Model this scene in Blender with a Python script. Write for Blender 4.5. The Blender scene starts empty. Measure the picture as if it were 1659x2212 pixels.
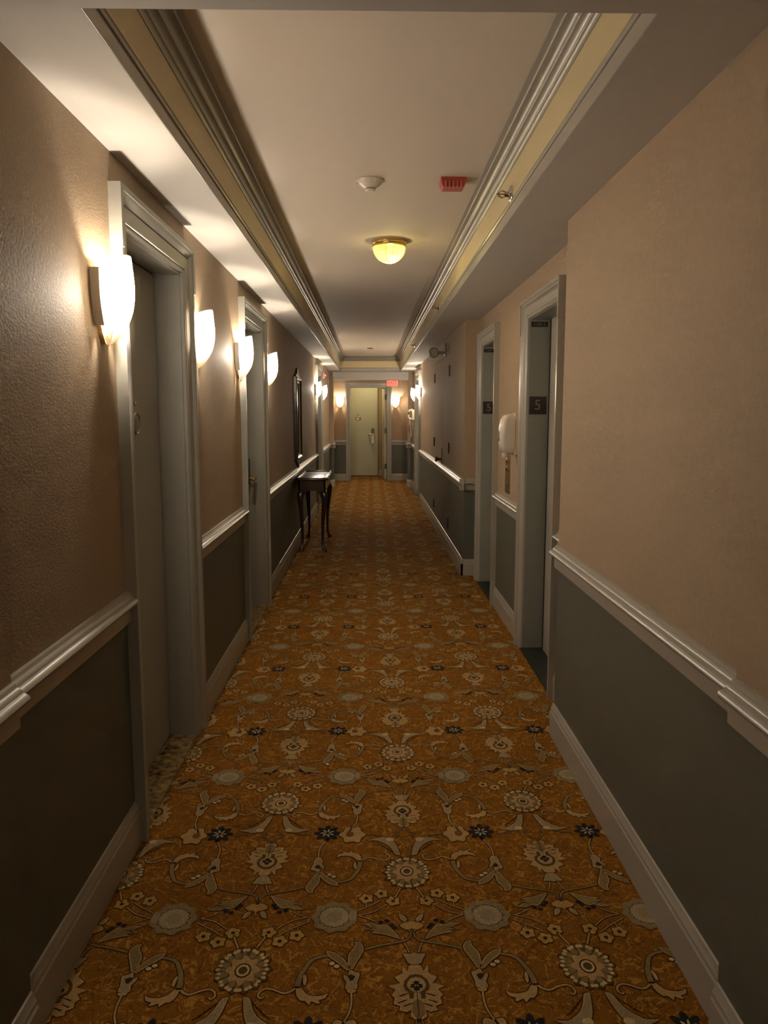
import bpy, bmesh, math, random
from mathutils import Vector, Matrix
random.seed(7)
PI = math.pi
scene = bpy.context.scene
COL = scene.collection

# ------------------------------------------------------------------ scene settings
scene.view_settings.view_transform = 'Standard'
scene.view_settings.look = 'None'
scene.view_settings.gamma = 1.0
scene.view_settings.use_curve_mapping = False
scene.view_settings.exposure = 1.78
c = scene.cycles
c.max_bounces = 8; c.diffuse_bounces = 5; c.glossy_bounces = 3
c.transmission_bounces = 4; c.transparent_max_bounces = 8
c.sample_clamp_indirect = 4.0
c.caustics_reflective = False; c.caustics_refractive = False
c.use_denoising = True
c.use_adaptive_sampling = True; c.adaptive_threshold = .03
try:
    c.denoiser = 'OPENIMAGEDENOISE'
except Exception:
    pass
w = bpy.data.worlds.new('world'); scene.world = w; w.use_nodes = True
w.node_tree.nodes['Background'].inputs[0].default_value = (0, 0, 0, 1)

# ------------------------------------------------------------------ materials
M = {}
def mat(name, col, rough=.6, metal=0.0, spec=.5, noise=None, bump=None, coat=0.0, emit=None):
    """noise=(scale, amount) varies the value, bump=(scale, strength, dist[, stretch xyz])"""
    m = bpy.data.materials.new(name); m.use_nodes = True
    nt = m.node_tree; b = nt.nodes['Principled BSDF']
    b.inputs['Base Color'].default_value = (*col, 1)
    b.inputs['Roughness'].default_value = rough
    b.inputs['Metallic'].default_value = metal
    b.inputs['Specular IOR Level'].default_value = spec
    if coat: b.inputs['Coat Weight'].default_value = coat; b.inputs['Coat Roughness'].default_value = .15
    if emit: b.inputs['Emission Color'].default_value = (*emit[0], 1); b.inputs['Emission Strength'].default_value = emit[1]
    tc = nt.nodes.new('ShaderNodeTexCoord')
    if noise:
        n = nt.nodes.new('ShaderNodeTexNoise'); n.inputs['Scale'].default_value = noise[0]; n.inputs['Detail'].default_value = 4
        nt.links.new(tc.outputs['Object'], n.inputs['Vector'])
        mr = nt.nodes.new('ShaderNodeMapRange'); mr.inputs[1].default_value = .3; mr.inputs[2].default_value = .7
        mr.inputs[3].default_value = 1 - noise[1]; mr.inputs[4].default_value = 1 + noise[1]
        nt.links.new(n.outputs[0], mr.inputs[0])
        mx = nt.nodes.new('ShaderNodeVectorMath'); mx.operation = 'SCALE'; mx.inputs[0].default_value = col
        nt.links.new(mr.outputs[0], mx.inputs['Scale']); nt.links.new(mx.outputs[0], b.inputs['Base Color'])
    if bump:
        mp = nt.nodes.new('ShaderNodeMapping')
        if len(bump) > 3: mp.inputs['Scale'].default_value = bump[3]
        nt.links.new(tc.outputs['Object'], mp.inputs[0])
        n = nt.nodes.new('ShaderNodeTexNoise'); n.inputs['Scale'].default_value = bump[0]; n.inputs['Detail'].default_value = 3
        nt.links.new(mp.outputs[0], n.inputs['Vector'])
        bp = nt.nodes.new('ShaderNodeBump'); bp.inputs['Strength'].default_value = bump[1]; bp.inputs['Distance'].default_value = bump[2]
        nt.links.new(n.outputs[0], bp.inputs['Height']); nt.links.new(bp.outputs[0], b.inputs['Normal'])
    M[name] = m
    return m

mat('wallpaper', (.352, .263, .177), .72, spec=.25, noise=(60, .05), bump=(140, .5, .0018, (1, .6, 1)))
mat('wainscot', (.098, .100, .078), .5, noise=(40, .05), bump=(140, .15, .002))
mat('trim_paint', (.37, .345, .30), .28, spec=.55)
mat('door_paint', (.33, .325, .285), .38, spec=.5, bump=(60, .06, .002))
mat('lift_paint', (.25, .26, .225), .38, spec=.5, bump=(60, .05, .002))
mat('pale_door_paint', (.50, .50, .37), .45)
mat('ceiling_paint', (.66, .60, .525), .7, spec=.2, bump=(120, .06, .002))
mat('soffit_paint', (.56, .545, .515), .7, spec=.2, bump=(120, .08, .002))
mat('cream_paint', (.62, .53, .31), .45, bump=(200, .1, .002))
mat('crown_paint', (.33, .31, .265), .34, spec=.55)
mat('stone', (.26, .18, .075), .3, noise=(38, .95))
mat('dark_sill', (.012, .014, .012), .45)
mat('gap', (.006, .006, .006), .9)
mat('wood', (.030, .014, .008), .22, spec=.6, noise=(14, .35), coat=.4)
mat('brass', (.75, .55, .24), .25, 1.0)
mat('dull_brass', (.42, .30, .16), .38, 1.0)
mat('bronze', (.10, .08, .065), .4, .8)
mat('hinge_grey', (.09, .09, .10), .4, .7)
mat('chrome', (.75, .73, .70), .12, 1.0)
mat('nickel', (.40, .35, .30), .32, .9)
mat('black_plate', (.022, .018, .015), .4)
mat('grey_letter', (.22, .19, .16), .5)
mat('white_plastic', (.72, .66, .58), .35)
mat('cream_plastic', (.70, .60, .42), .4)
mat('smoked_plastic', (.10, .08, .08), .25)
mat('alarm_red', (.42, .07, .055), .4)
mat('alarm_red_light', (.62, .16, .12), .4)
mat('mirror_glass', (.55, .53, .50), .03, 1.0)
mat('gilt', (.62, .50, .30), .3, .9)
mat('paper', (.85, .82, .76), .8)
mat('sign_face', (.60, .16, .12), .5, emit=((1.0, .26, .16), .22))
mat('sign_letter', (.42, .02, .02), .5, emit=((.9, .04, .02), .10))
mat('sign_frame', (.10, .05, .04), .5)
mat('grey_metal', (.42, .40, .37), .35, .8)
mat('lamp_black', (.02, .02, .02), .4)

def glassy(name, col, transp, tint=(1, 1, 1), gloss=.12, rough=.15):
    """opal or pressed glass: part clear, part scattering light through, with a gloss"""
    m = bpy.data.materials.new(name); m.use_nodes = True; nt = m.node_tree
    nt.nodes.remove(nt.nodes['Principled BSDF']); out = nt.nodes['Material Output']
    N = nt.nodes.new
    tr = N('ShaderNodeBsdfTransparent'); tr.inputs[0].default_value = (*tint, 1)
    tl = N('ShaderNodeBsdfTranslucent'); tl.inputs[0].default_value = (*col, 1)
    df = N('ShaderNodeBsdfDiffuse'); df.inputs[0].default_value = (*col, 1)
    gl = N('ShaderNodeBsdfGlossy'); gl.inputs['Roughness'].default_value = rough
    a = N('ShaderNodeMixShader'); a.inputs[0].default_value = .4
    nt.links.new(tl.outputs[0], a.inputs[1]); nt.links.new(df.outputs[0], a.inputs[2])
    b = N('ShaderNodeMixShader'); b.inputs[0].default_value = transp
    nt.links.new(a.outputs[0], b.inputs[1]); nt.links.new(tr.outputs[0], b.inputs[2])
    fr = N('ShaderNodeFresnel'); fr.inputs[0].default_value = 1.45
    mu = N('ShaderNodeMath'); mu.operation = 'MULTIPLY'; mu.inputs[1].default_value = gloss * 8
    nt.links.new(fr.outputs[0], mu.inputs[0])
    d = N('ShaderNodeMixShader'); nt.links.new(mu.outputs[0], d.inputs[0])
    nt.links.new(b.outputs[0], d.inputs[1]); nt.links.new(gl.outputs[0], d.inputs[2])
    nt.links.new(d.outputs[0], out.inputs[0])
    M[name] = m
glassy('opal_glass', (.95, .88, .74), .36, gloss=.03)
glassy('ribbed_glass', (.80, .75, .42), .55, tint=(1, .97, .75), gloss=.08, rough=.1)
glassy('clear_glass', (.4, .4, .38), .80, gloss=.12, rough=.05)

# carpet yarns: the ground carries a fine scribble of lighter thread
def yarn(name, col, scribble=None):
    m = mat('carpet_' + name, col, .95, spec=.05, bump=(420, .5, .004))
    nt = m.node_tree; b = nt.nodes['Principled BSDF']; N = nt.nodes.new; L = nt.links.new
    tc = N('ShaderNodeTexCoord')
    fine = N('ShaderNodeTexNoise'); fine.inputs['Scale'].default_value = 330; fine.inputs['Detail'].default_value = 2
    L(tc.outputs['Object'], fine.inputs['Vector'])
    big = N('ShaderNodeTexNoise'); big.inputs['Scale'].default_value = 5; L(tc.outputs['Object'], big.inputs['Vector'])
    ad = N('ShaderNodeMath'); ad.operation = 'ADD'
    r1 = N('ShaderNodeMapRange'); r1.inputs[1].default_value = .3; r1.inputs[2].default_value = .7; r1.inputs[3].default_value = .40; r1.inputs[4].default_value = 1.0
    r2 = N('ShaderNodeMapRange'); r2.inputs[1].default_value = .3; r2.inputs[2].default_value = .7; r2.inputs[3].default_value = .22; r2.inputs[4].default_value = .38
    L(fine.outputs[0], r1.inputs[0]); L(big.outputs[0], r2.inputs[0]); L(r1.outputs[0], ad.inputs[0]); L(r2.outputs[0], ad.inputs[1])
    base = None
    if scribble:
        base = None
        prev = None
        for sc, thr, colr in ((20, .020, scribble[0]), (31, .022, scribble[1])):
            n = N('ShaderNodeTexNoise'); n.inputs['Scale'].default_value = sc; n.inputs['Detail'].default_value = 2.2; n.inputs['Distortion'].default_value = .9
            L(tc.outputs['Object'], n.inputs['Vector'])
            s = N('ShaderNodeMath'); s.operation = 'SUBTRACT'; s.inputs[1].default_value = .5; L(n.outputs[0], s.inputs[0])
            a = N('ShaderNodeMath'); a.operation = 'ABSOLUTE'; L(s.outputs[0], a.inputs[0])
            t = N('ShaderNodeMapRange'); t.inputs[1].default_value = thr * .5; t.inputs[2].default_value = thr * 1.6; t.inputs[3].default_value = .8; t.inputs[4].default_value = 0
            L(a.outputs[0], t.inputs[0])
            mx = N('ShaderNodeMix'); mx.data_type = 'RGBA'
            L(t.outputs[0], mx.inputs['Factor'])
            if prev is None: mx.inputs['A'].default_value = (*col, 1)
            else: L(prev, mx.inputs['A'])
            mx.inputs['B'].default_value = (*colr, 1)
            prev = mx.outputs['Result']
        base = prev
    vm = N('ShaderNodeVectorMath'); vm.operation = 'SCALE'
    if base is None: vm.inputs[0].default_value = col
    else: L(base, vm.inputs[0])
    L(ad.outputs[0], vm.inputs['Scale']); L(vm.outputs[0], b.inputs['Base Color'])
    return m
yarn('ground', (.208, .088, .0095), ((.39, .195, .036), (.132, .046, .006)))
for k, v in dict(tan=(.375, .238, .098), olive=(.205, .140, .054), grey=(.275, .210, .122), dark=(.050, .021, .006), drab=(.092, .058, .019),
                 cream=(.48, .35, .19), yellow=(.36, .22, .062), navy=(.017, .020, .023), pale=(.32, .25, .15), brown=(.15, .070, .017), haze=(.225, .165, .085)).items():
    yarn(k, v)

# ------------------------------------------------------------------ mesh helpers
class MB:
    def __init__(s): s.v = []; s.f = []; s.m = []; s.mats = []
    def mi(s, m):
        m = M[m] if isinstance(m, str) else m
        if m not in s.mats: s.mats.append(m)
        return s.mats.index(m)
    def add(s, vs, fs, m):
        o = len(s.v); s.v += [tuple(x) for x in vs]; k = s.mi(m)
        for f in fs: s.f.append([i + o for i in f]); s.m.append(k)
    def box(s, x0, x1, y0, y1, z0, z1, m):
        if x0 > x1: x0, x1 = x1, x0
        if y0 > y1: y0, y1 = y1, y0
        if z0 > z1: z0, z1 = z1, z0
        vs = [(x, y, z) for x in (x0, x1) for y in (y0, y1) for z in (z0, z1)]
        s.add(vs, [(0, 1, 3, 2), (4, 6, 7, 5), (0, 4, 5, 1), (2, 3, 7, 6), (0, 2, 6, 4), (1, 5, 7, 3)], m)
    def bbox(s, x0, x1, y0, y1, z0, z1, m, r=.004, seg=2):
        """box with rounded edges"""
        bm = bmesh.new(); bmesh.ops.create_cube(bm, size=1)
        for v in bm.verts: v.co = ((x0 + x1) / 2 + v.co.x * abs(x1 - x0), (y0 + y1) / 2 + v.co.y * abs(y1 - y0), (z0 + z1) / 2 + v.co.z * abs(z1 - z0))
        bmesh.ops.bevel(bm, geom=bm.edges[:], offset=r, segments=seg, affect='EDGES', profile=.5)
        s.bm(bm, m)
    def bm(s, bm, m):
        bm.verts.ensure_lookup_table(); bm.verts.index_update()
        s.add([v.co[:] for v in bm.verts], [[v.index for v in f.verts] for f in bm.faces], m); bm.free()
    def loft(s, rings, m, closed=True, caps=True):
        """rings: equal-length vertex loops joined in sequence"""
        n = len(rings[0]); vs = [p for r in rings for p in r]; fs = []
        for i in range(len(rings) - 1):
            for j in range(n if closed else n - 1):
                a = i * n + j; b = i * n + (j + 1) % n
                fs.append((a, b, b + n, a + n))
        if caps: fs.append(tuple(range(n))[::-1]); fs.append(tuple(range((len(rings) - 1) * n, len(rings) * n)))
        s.add(vs, fs, m)
    def tube(s, pts, r, m, n=8):
        pts = [Vector(p) for p in pts]; rings = []
        rs = r if isinstance(r, (list, tuple)) else [r] * len(pts)
        up = Vector((0, 0, 1))
        for i, p in enumerate(pts):
            d = (pts[min(i + 1, len(pts) - 1)] - pts[max(i - 1, 0)]).normalized()
            a = d.cross(up)
            if a.length < .05: a = d.cross(Vector((1, 0, 0)))
            a.normalize(); b = a.cross(d)
            rings.append([p + (a * math.cos(2 * PI * k / n) + b * math.sin(2 * PI * k / n)) * rs[i] for k in range(n)])
        s.loft(rings, m)
    def lathe(s, prof, c, m, n=24, axis='z', caps=True, flute=0.0):
        """prof: [(radius, along axis)]"""
        rings = []
        for r, h in prof:
            ring = []
            for k in range(n):
                a = 2 * PI * k / n; rr = r * (1 + (flute if k % 2 else -flute))
                x, y = rr * math.cos(a), rr * math.sin(a)
                p = {'z': (x, y, h), 'x': (h, x, y), 'y': (y, h, x)}[axis]
                ring.append((c[0] + p[0], c[1] + p[1], c[2] + p[2]))
            rings.append(ring)
        s.loft(rings, m, caps=caps)
    def build(s, name, smooth=35, fix=True):
        me = bpy.data.meshes.new(name)
        me.from_pydata(s.v, [], s.f); me.update()
        for m in s.mats: me.materials.append(m)
        me.polygons.foreach_set('material_index', s.m)
        if fix or smooth:
            bm = bmesh.new(); bm.from_mesh(me)
            if fix: bmesh.ops.recalc_face_normals(bm, faces=bm.faces[:])
            if smooth:
                t = math.radians(smooth)
                for f in bm.faces: f.smooth = True
                for e in bm.edges:
                    e.smooth = len(e.link_faces) == 2 and e.calc_face_angle(9) < t
            bm.to_mesh(me); bm.free()
        o = bpy.data.objects.new(name, me); COL.objects.link(o)
        return o

def tag(o, label, cat, group=None, kind=None):
    o['label'] = label; o['category'] = cat
    if group: o['group'] = group
    if kind: o['kind'] = kind
    return o
def empty(name, loc, label, cat, group=None, kind=None, rz=0.0):
    o = bpy.data.objects.new(name, None); COL.objects.link(o); o.location = loc; o.rotation_euler.z = rz
    o.empty_display_size = .1
    return tag(o, label, cat, group, kind)
def local_empty(*a, **k):
    """parts under it are modelled around its own origin"""
    o = empty(*a, **k); LOCAL.add(o.name); return o
LOCAL = set()
_build = MB.build
def build(self, name, parent=None, smooth=35, fix=True, label=None):
    o = _build(self, name, smooth, fix)
    if parent is not None:
        o.parent = parent
        p = parent; off = Vector((0, 0, 0)); loc = False
        while p is not None:
            if p.name in LOCAL: loc = True
            off += Vector(p.location); p = p.parent
        if not loc: o.location = -off
    if label: o['label'] = label
    return o
MB.build = build
def dup(root, loc, rz, label, group=None):
    r = root.copy(); COL.objects.link(r); r.location = loc; r.rotation_euler.z = rz; r['label'] = label
    LOCAL.add(r.name)
    if group: r['group'] = group
    for ch in list(root.children):
        d = ch.copy(); COL.objects.link(d); d.parent = r
        for g in list(ch.children):
            e = g.copy(); COL.objects.link(e); e.parent = d
    return r
def sweep_y(mb, prof, x, s, y0, y1, m, z0=0.0):
    """profile [(proud, z)] run along y on a wall face at x; s=+1 stands out towards +x"""
    mb.loft([[(x + s * p, y, z + z0) for p, z in prof] for y in (y0, y1)], m)
def sweep_x(mb, prof, y, s, x0, x1, m, z0=0.0):
    mb.loft([[(x, y + s * p, z + z0) for p, z in prof] for x in (x0, x1)], m)
def text_mesh(body, size, m, depth=.002):
    cu = bpy.data.curves.new('lettering', 'FONT'); cu.body = body; cu.size = size; cu.extrude = depth
    cu.align_x = 'CENTER'; cu.align_y = 'CENTER'; cu.resolution_u = 3
    o = bpy.data.objects.new('lettering', cu); COL.objects.link(o)
    dg = bpy.context.evaluated_depsgraph_get(); dg.update()
    me = bpy.data.meshes.new_from_object(o.evaluated_get(dg))
    vs = [v.co.copy() for v in me.vertices]; fs = [list(p.vertices) for p in me.polygons]
    bpy.data.objects.remove(o); bpy.data.curves.remove(cu); bpy.data.meshes.remove(me)
    return vs, fs

# ------------------------------------------------------------------ dimensions (metres; camera at x=0, y=0; corridor runs along +y)
XL, XR, XA = -.80, .83, .945          # left wall, right wall, lift alcove wall
HS, HC = 2.25, 2.53                   # soffit, coffer ceiling
RT = .86                              # top of the chair rail
Y0, YP, YE = -1.2, 1.61, 15.20        # back, front portal edge, far portal face
D1, D2, D3 = (2.585, 3.345), (4.915, 5.73), (11.49, 12.46)   # openings of the doors on the left
DR = (12.82, 13.77)                                         # door on the right
E1, E2 = (3.87, 4.615), (5.79, 6.515)                       # lifts
CL = (8.10, 9.93)                                           # concealed closet
ZD, ZE = 2.035, 2.0                                        # head heights
CW = .112                                                   # casing width
STRUCT = 'structure'

# ------------------------------------------------------------------ walls
def wall_piece(mb, x0, x1, y0, y1, zt=HS, z0=0.0):
    if z0 < .82:
        mb.box(x0, x1, y0, y1, z0, .82, 'wainscot'); z0 = .82
    mb.box(x0, x1, y0, y1, z0, zt, 'wallpaper')

mb = MB(); y = YP
for a, b in (D1, D2, D3):
    wall_piece(mb, XL - .2, XL, y, a); wall_piece(mb, XL - .2, XL, a, b, z0=ZD); y = b
wall_piece(mb, XL - .2, XL, y, 16.70)
tag(mb.build('wall_left', smooth=0), 'long beige papered left wall with lit wall lamps and two near doors', 'wall', kind=STRUCT)

mb = MB()
wall_piece(mb, XR, XR + .3, YP, 3.33)
y = 3.33
for a, b in (E1, E2):
    wall_piece(mb, XA, XA + .2, y, a); wall_piece(mb, XA, XA + .2, a, b, z0=ZE); y = b
wall_piece(mb, XA, XA + .2, y, 6.80)
y = 6.80
for a, b, z in ((*CL, 2.07), (*DR, ZD)):
    wall_piece(mb, XR, XR + .3, y, a); wall_piece(mb, XR, XR + .3, a, b, z0=z); y = b
wall_piece(mb, XR, XR + .3, y, 16.70)
tag(mb.build('wall_right', smooth=0), 'beige papered right wall with the two lift openings set back in it', 'wall', kind=STRUCT)

# portals at both ends of the coffered run
mb = MB()
wall_piece(mb, XL - .2, -.775, Y0, YP, zt=2.6)
wall_piece(mb, .80, 1.13, Y0, YP, zt=2.6)
tag(mb.build('wall_near', smooth=0), 'nearest stretch of papered wall on both sides, framing the view', 'wall', kind=STRUCT)
mb = MB(); mb.box(-.775, .80, Y0, YP, 2.228, 2.6, 'soffit_paint')
tag(mb.build('trim_1', smooth=0), 'plain dropped beam across the very top of the picture', 'beam', kind=STRUCT)
mb = MB(); wall_piece(mb, -1.2, 1.2, Y0 - .2, Y0)
tag(mb.build('wall_back', smooth=0), 'papered wall behind the viewer', 'wall', kind=STRUCT)

mb = MB()
wall_piece(mb, XL, -.725, YE, YE + .22, zt=HS); wall_piece(mb, .745, XR, YE, YE + .22, zt=HS)
mb.box(-.725, .745, YE, YE + .22, 2.10, HS, 'soffit_paint')
tag(mb.build('wall_far', smooth=0), 'papered piers and dropped beam framing the far lobby', 'wall', kind=STRUCT)

ED = (-.43, .362)                      # doorway in the end wall
YW = 16.70
mb = MB()
wall_piece(mb, XL - .2, ED[0], YW, YW + .14); wall_piece(mb, ED[1], XR + .3, YW, YW + .14)
wall_piece(mb, ED[0], ED[1], YW, YW + .14, z0=2.0)
tag(mb.build('wall_end', smooth=0), 'end wall of the corridor around the open doorway', 'wall', kind=STRUCT)
YB = 17.98
mb = MB()
wall_piece(mb, -1.3, -.46, YB, YB + .15); mb.box(.19, 1.2, YB, YB + .15, 0, 2.5, 'wallpaper')
mb.box(-.46, .19, YB, YB + .15, 2.06, 2.5, 'wallpaper')
mb.box(-1.45, -1.3, YW + .14, YB + .15, 0, 2.5, 'wallpaper'); mb.box(1.05, 1.2, YW + .14, YB, 0, 2.5, 'wallpaper')
tag(mb.build('wall_hall', smooth=0), 'papered wall of the short hall beyond the end doorway', 'wall', kind=STRUCT)

# ------------------------------------------------------------------ ceilings
mb = MB()
CX0, CX1, CYE = -.575, .582, 14.93
mb.box(XL - .2, CX0, YP, YE, HS, HS + .4, 'soffit_paint'); mb.box(CX1, XR + .35, YP, YE, HS, HS + .4, 'soffit_paint')
mb.box(CX0, CX1, CYE, YE, HS, HS + .4, 'soffit_paint')
mb.box(XL - .2, XR + .35, YE, YW, HS, HS + .1, 'soffit_paint')
mb.box(CX0, CX1, YP, CYE, HC, HC + .1, 'ceiling_paint')
mb.box(-1.45, 1.2, YW, YB + .15, 2.4, 2.5, 'ceiling_paint')
tag(mb.build('ceiling', smooth=0), 'pale ceiling with a long raised tray between two flat soffits', 'ceiling', kind=STRUCT)

# tray edge: flat fillet, groove, cream band, stepped cornice
def ring(prof):
    rs = []
    for p, z in prof:
        rs.append([(CX0 + p, YP + .002, HS + z), (CX0 + p, CYE - p, HS + z), (CX1 - p, CYE - p, HS + z), (CX1 - p, YP + .002, HS + z)])
    return rs
def tray(mb, prof, m):
    rs = ring(prof); n = len(rs); vs = [q for r in rs for q in r]; fs = []
    for i in range(n):
        for j in range(3):
            a = i * 4 + j; b = ((i + 1) % n) * 4 + j
            fs.append((a, a + 1, b + 1, b))
    fs.append([i * 4 for i in range(n)]); fs.append([i * 4 + 3 for i in range(n)][::-1])
    mb.add(vs, fs, m)
e = -.004
mb = MB(); tray(mb, [(e, .001), (.0015, .001), (.0015, .042), (e, .042)], 'trim_paint')
tray(mb, [(e, .042), (-.001, .042), (-.001, .0465), (e, .0465)], 'bronze')
tray(mb, [(e, .0465), (.006, .0465), (.008, .054), (.004, .064), (e, .070)], 'trim_paint')
tag(mb.build('trim_2', smooth=25), 'flat pale fillet along the lower edge of the ceiling tray', 'moulding', kind=STRUCT)
mb = MB(); tray(mb, [(e, .070), (.003, .070), (.003, .186), (e, .186)], 'cream_paint')
tag(mb.build('trim_3', smooth=0), 'flat cream yellow band around the sides of the ceiling tray', 'moulding', kind=STRUCT)
def bead(p, z, r, n=5, a0=-90, a1=90):
    return [(p + r * math.cos(math.radians(a0 + (a1 - a0) * i / n)), z + r * math.sin(math.radians(a0 + (a1 - a0) * i / n))) for i in range(n + 1)]
pr = [(e, .186), (.006, .186), (.008, .193), (.013, .198)] + bead(.0155, .2045, .005) + [(.0135, .211), (.018, .218), (.027, .223)] + bead(.031, .2295, .005) + \
     [(.029, .236), (.032, .245), (.041, .252), (.050, .2545)] + bead(.055, .2605, .0055) + [(.053, .268), (.060, .2715), (.066, .274), (.072, .2765), (.073, .2805), (e, .2805)]
mb = MB(); tray(mb, pr, 'crown_paint')
tag(mb.build('trim_4', smooth=40), 'grey stepped cornice with bright beads under the tray ceiling', 'cornice', kind=STRUCT)

# ------------------------------------------------------------------ chair rails and baseboards
RAIL = [(0, .772), (.013, .772), (.014, .778), (.014, .818), (.020, .822), (.030, .826), (.037, .832), (.040, .839), (.037, .846), (.030, .850),
        (.024, .852), (.023, .856), (.018, .862), (.012, .864), (.009, .872), (0, .874)]
BASE = [(0, 0), (.017, 0), (.017, .108), (.013, .114), (.013, .124), (.008, .134), (.005, .146), (0, .148)]
def segs(y0, y1, holes):
    out = []; y = y0
    for a, b in holes:
        if a > y: out.append((y, a))
        y = b
    if y < y1: out.append((y, y1))
    return out
def wide(d, w=CW): return (d[0] - w, d[1] + w)
mb = MB(); bb = MB()
for a, b in segs(YP, YE, [wide(D1), wide(D2), wide(D3)]):
    sweep_y(mb, RAIL, XL, 1, a, b, 'trim_paint'); sweep_y(bb, BASE, XL, 1, a, b, 'trim_paint')
for a, b in ((YE + .22, YW),):
    sweep_y(mb, RAIL, XL, 1, a, b, 'trim_paint'); sweep_y(bb, BASE, XL, 1, a, b, 'trim_paint')
sweep_y(mb, RAIL, -.775, 1, Y0, YP, 'trim_paint'); sweep_y(bb, BASE, -.775, 1, Y0, YP - .002, 'trim_paint')
# around the far left pier
sweep_x(mb, RAIL, YE, -1, XL, -.725 + .0395, 'trim_paint'); sweep_y(mb, RAIL, -.725, 1, YE - .039, YE + .22, 'trim_paint')
sweep_x(bb, BASE, YE, -1, XL, -.725 + .0165, 'trim_paint'); sweep_y(bb, BASE, -.725, 1, YE - .0155, YE + .22, 'trim_paint')
tag(mb.build('trim_5', smooth=40), 'pale rounded chair rail along the left wall', 'chair rail', kind=STRUCT)
tag(bb.build('baseboard_left', smooth=25), 'pale painted baseboard along the left wall', 'baseboard', kind=STRUCT)
mb = MB(); bb = MB()
sweep_y(mb, RAIL, .80, -1, Y0, YP, 'trim_paint'); sweep_y(bb, BASE, .80, -1, Y0, YP - .002, 'trim_paint')
sweep_y(mb, RAIL, XR, -1, YP, 3.345, 'trim_paint'); sweep_y(bb, BASE, XR, -1, YP, 3.335, 'trim_paint')
for a, b in segs(3.33, 6.80, [wide(E1, .10), wide(E2, .10)]):
    sweep_y(mb, RAIL, XA, -1, a, b, 'trim_paint'); sweep_y(bb, BASE, XA, -1, a, b, 'trim_paint')
sweep_x(mb, RAIL, 6.80, -1, XR - .04, XA, 'trim_paint'); sweep_x(bb, BASE, 6.80, -1, XR - .017, XA, 'trim_paint')
for a, b in segs(6.76, YE, [CL, wide(DR)]):
    sweep_y(mb, RAIL, XR, -1, a, b, 'trim_paint'); sweep_y(bb, BASE, XR, -1, max(a, 6.783), b, 'trim_paint')
sweep_x(mb, RAIL, YE, -1, .745 - .0395, XR, 'trim_paint'); sweep_y(mb, RAIL, .745, -1, YE - .039, YE + .22, 'trim_paint')
sweep_x(bb, BASE, YE, -1, .745 - .0165, XR, 'trim_paint'); sweep_y(bb, BASE, .745, -1, YE - .0155, YE + .22, 'trim_paint')
sweep_y(mb, RAIL, XR, -1, YE + .22, YW, 'trim_paint'); sweep_y(bb, BASE, XR, -1, YE + .22, YW, 'trim_paint')
tag(mb.build('trim_6', smooth=40), 'pale rounded chair rail along the right wall', 'chair rail', kind=STRUCT)
tag(bb.build('baseboard_right', smooth=25), 'pale painted baseboard along the right wall', 'baseboard', kind=STRUCT)
mb = MB(); bb = MB()
for a, b in ((XL, ED[0] - .1), (ED[1] + .1, XR)):
    sweep_x(mb, RAIL, YW, -1, a, b, 'trim_paint'); sweep_x(bb, BASE, YW, -1, a, b, 'trim_paint')
sweep_x(bb, BASE, YB, -1, .19, 1.05, 'trim_paint')
tag(mb.build('trim_7', smooth=40), 'pale chair rail either side of the end doorway', 'chair rail', kind=STRUCT)
tag(bb.build('baseboard_end', smooth=25), 'pale baseboard along the end wall', 'baseboard', kind=STRUCT)

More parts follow.
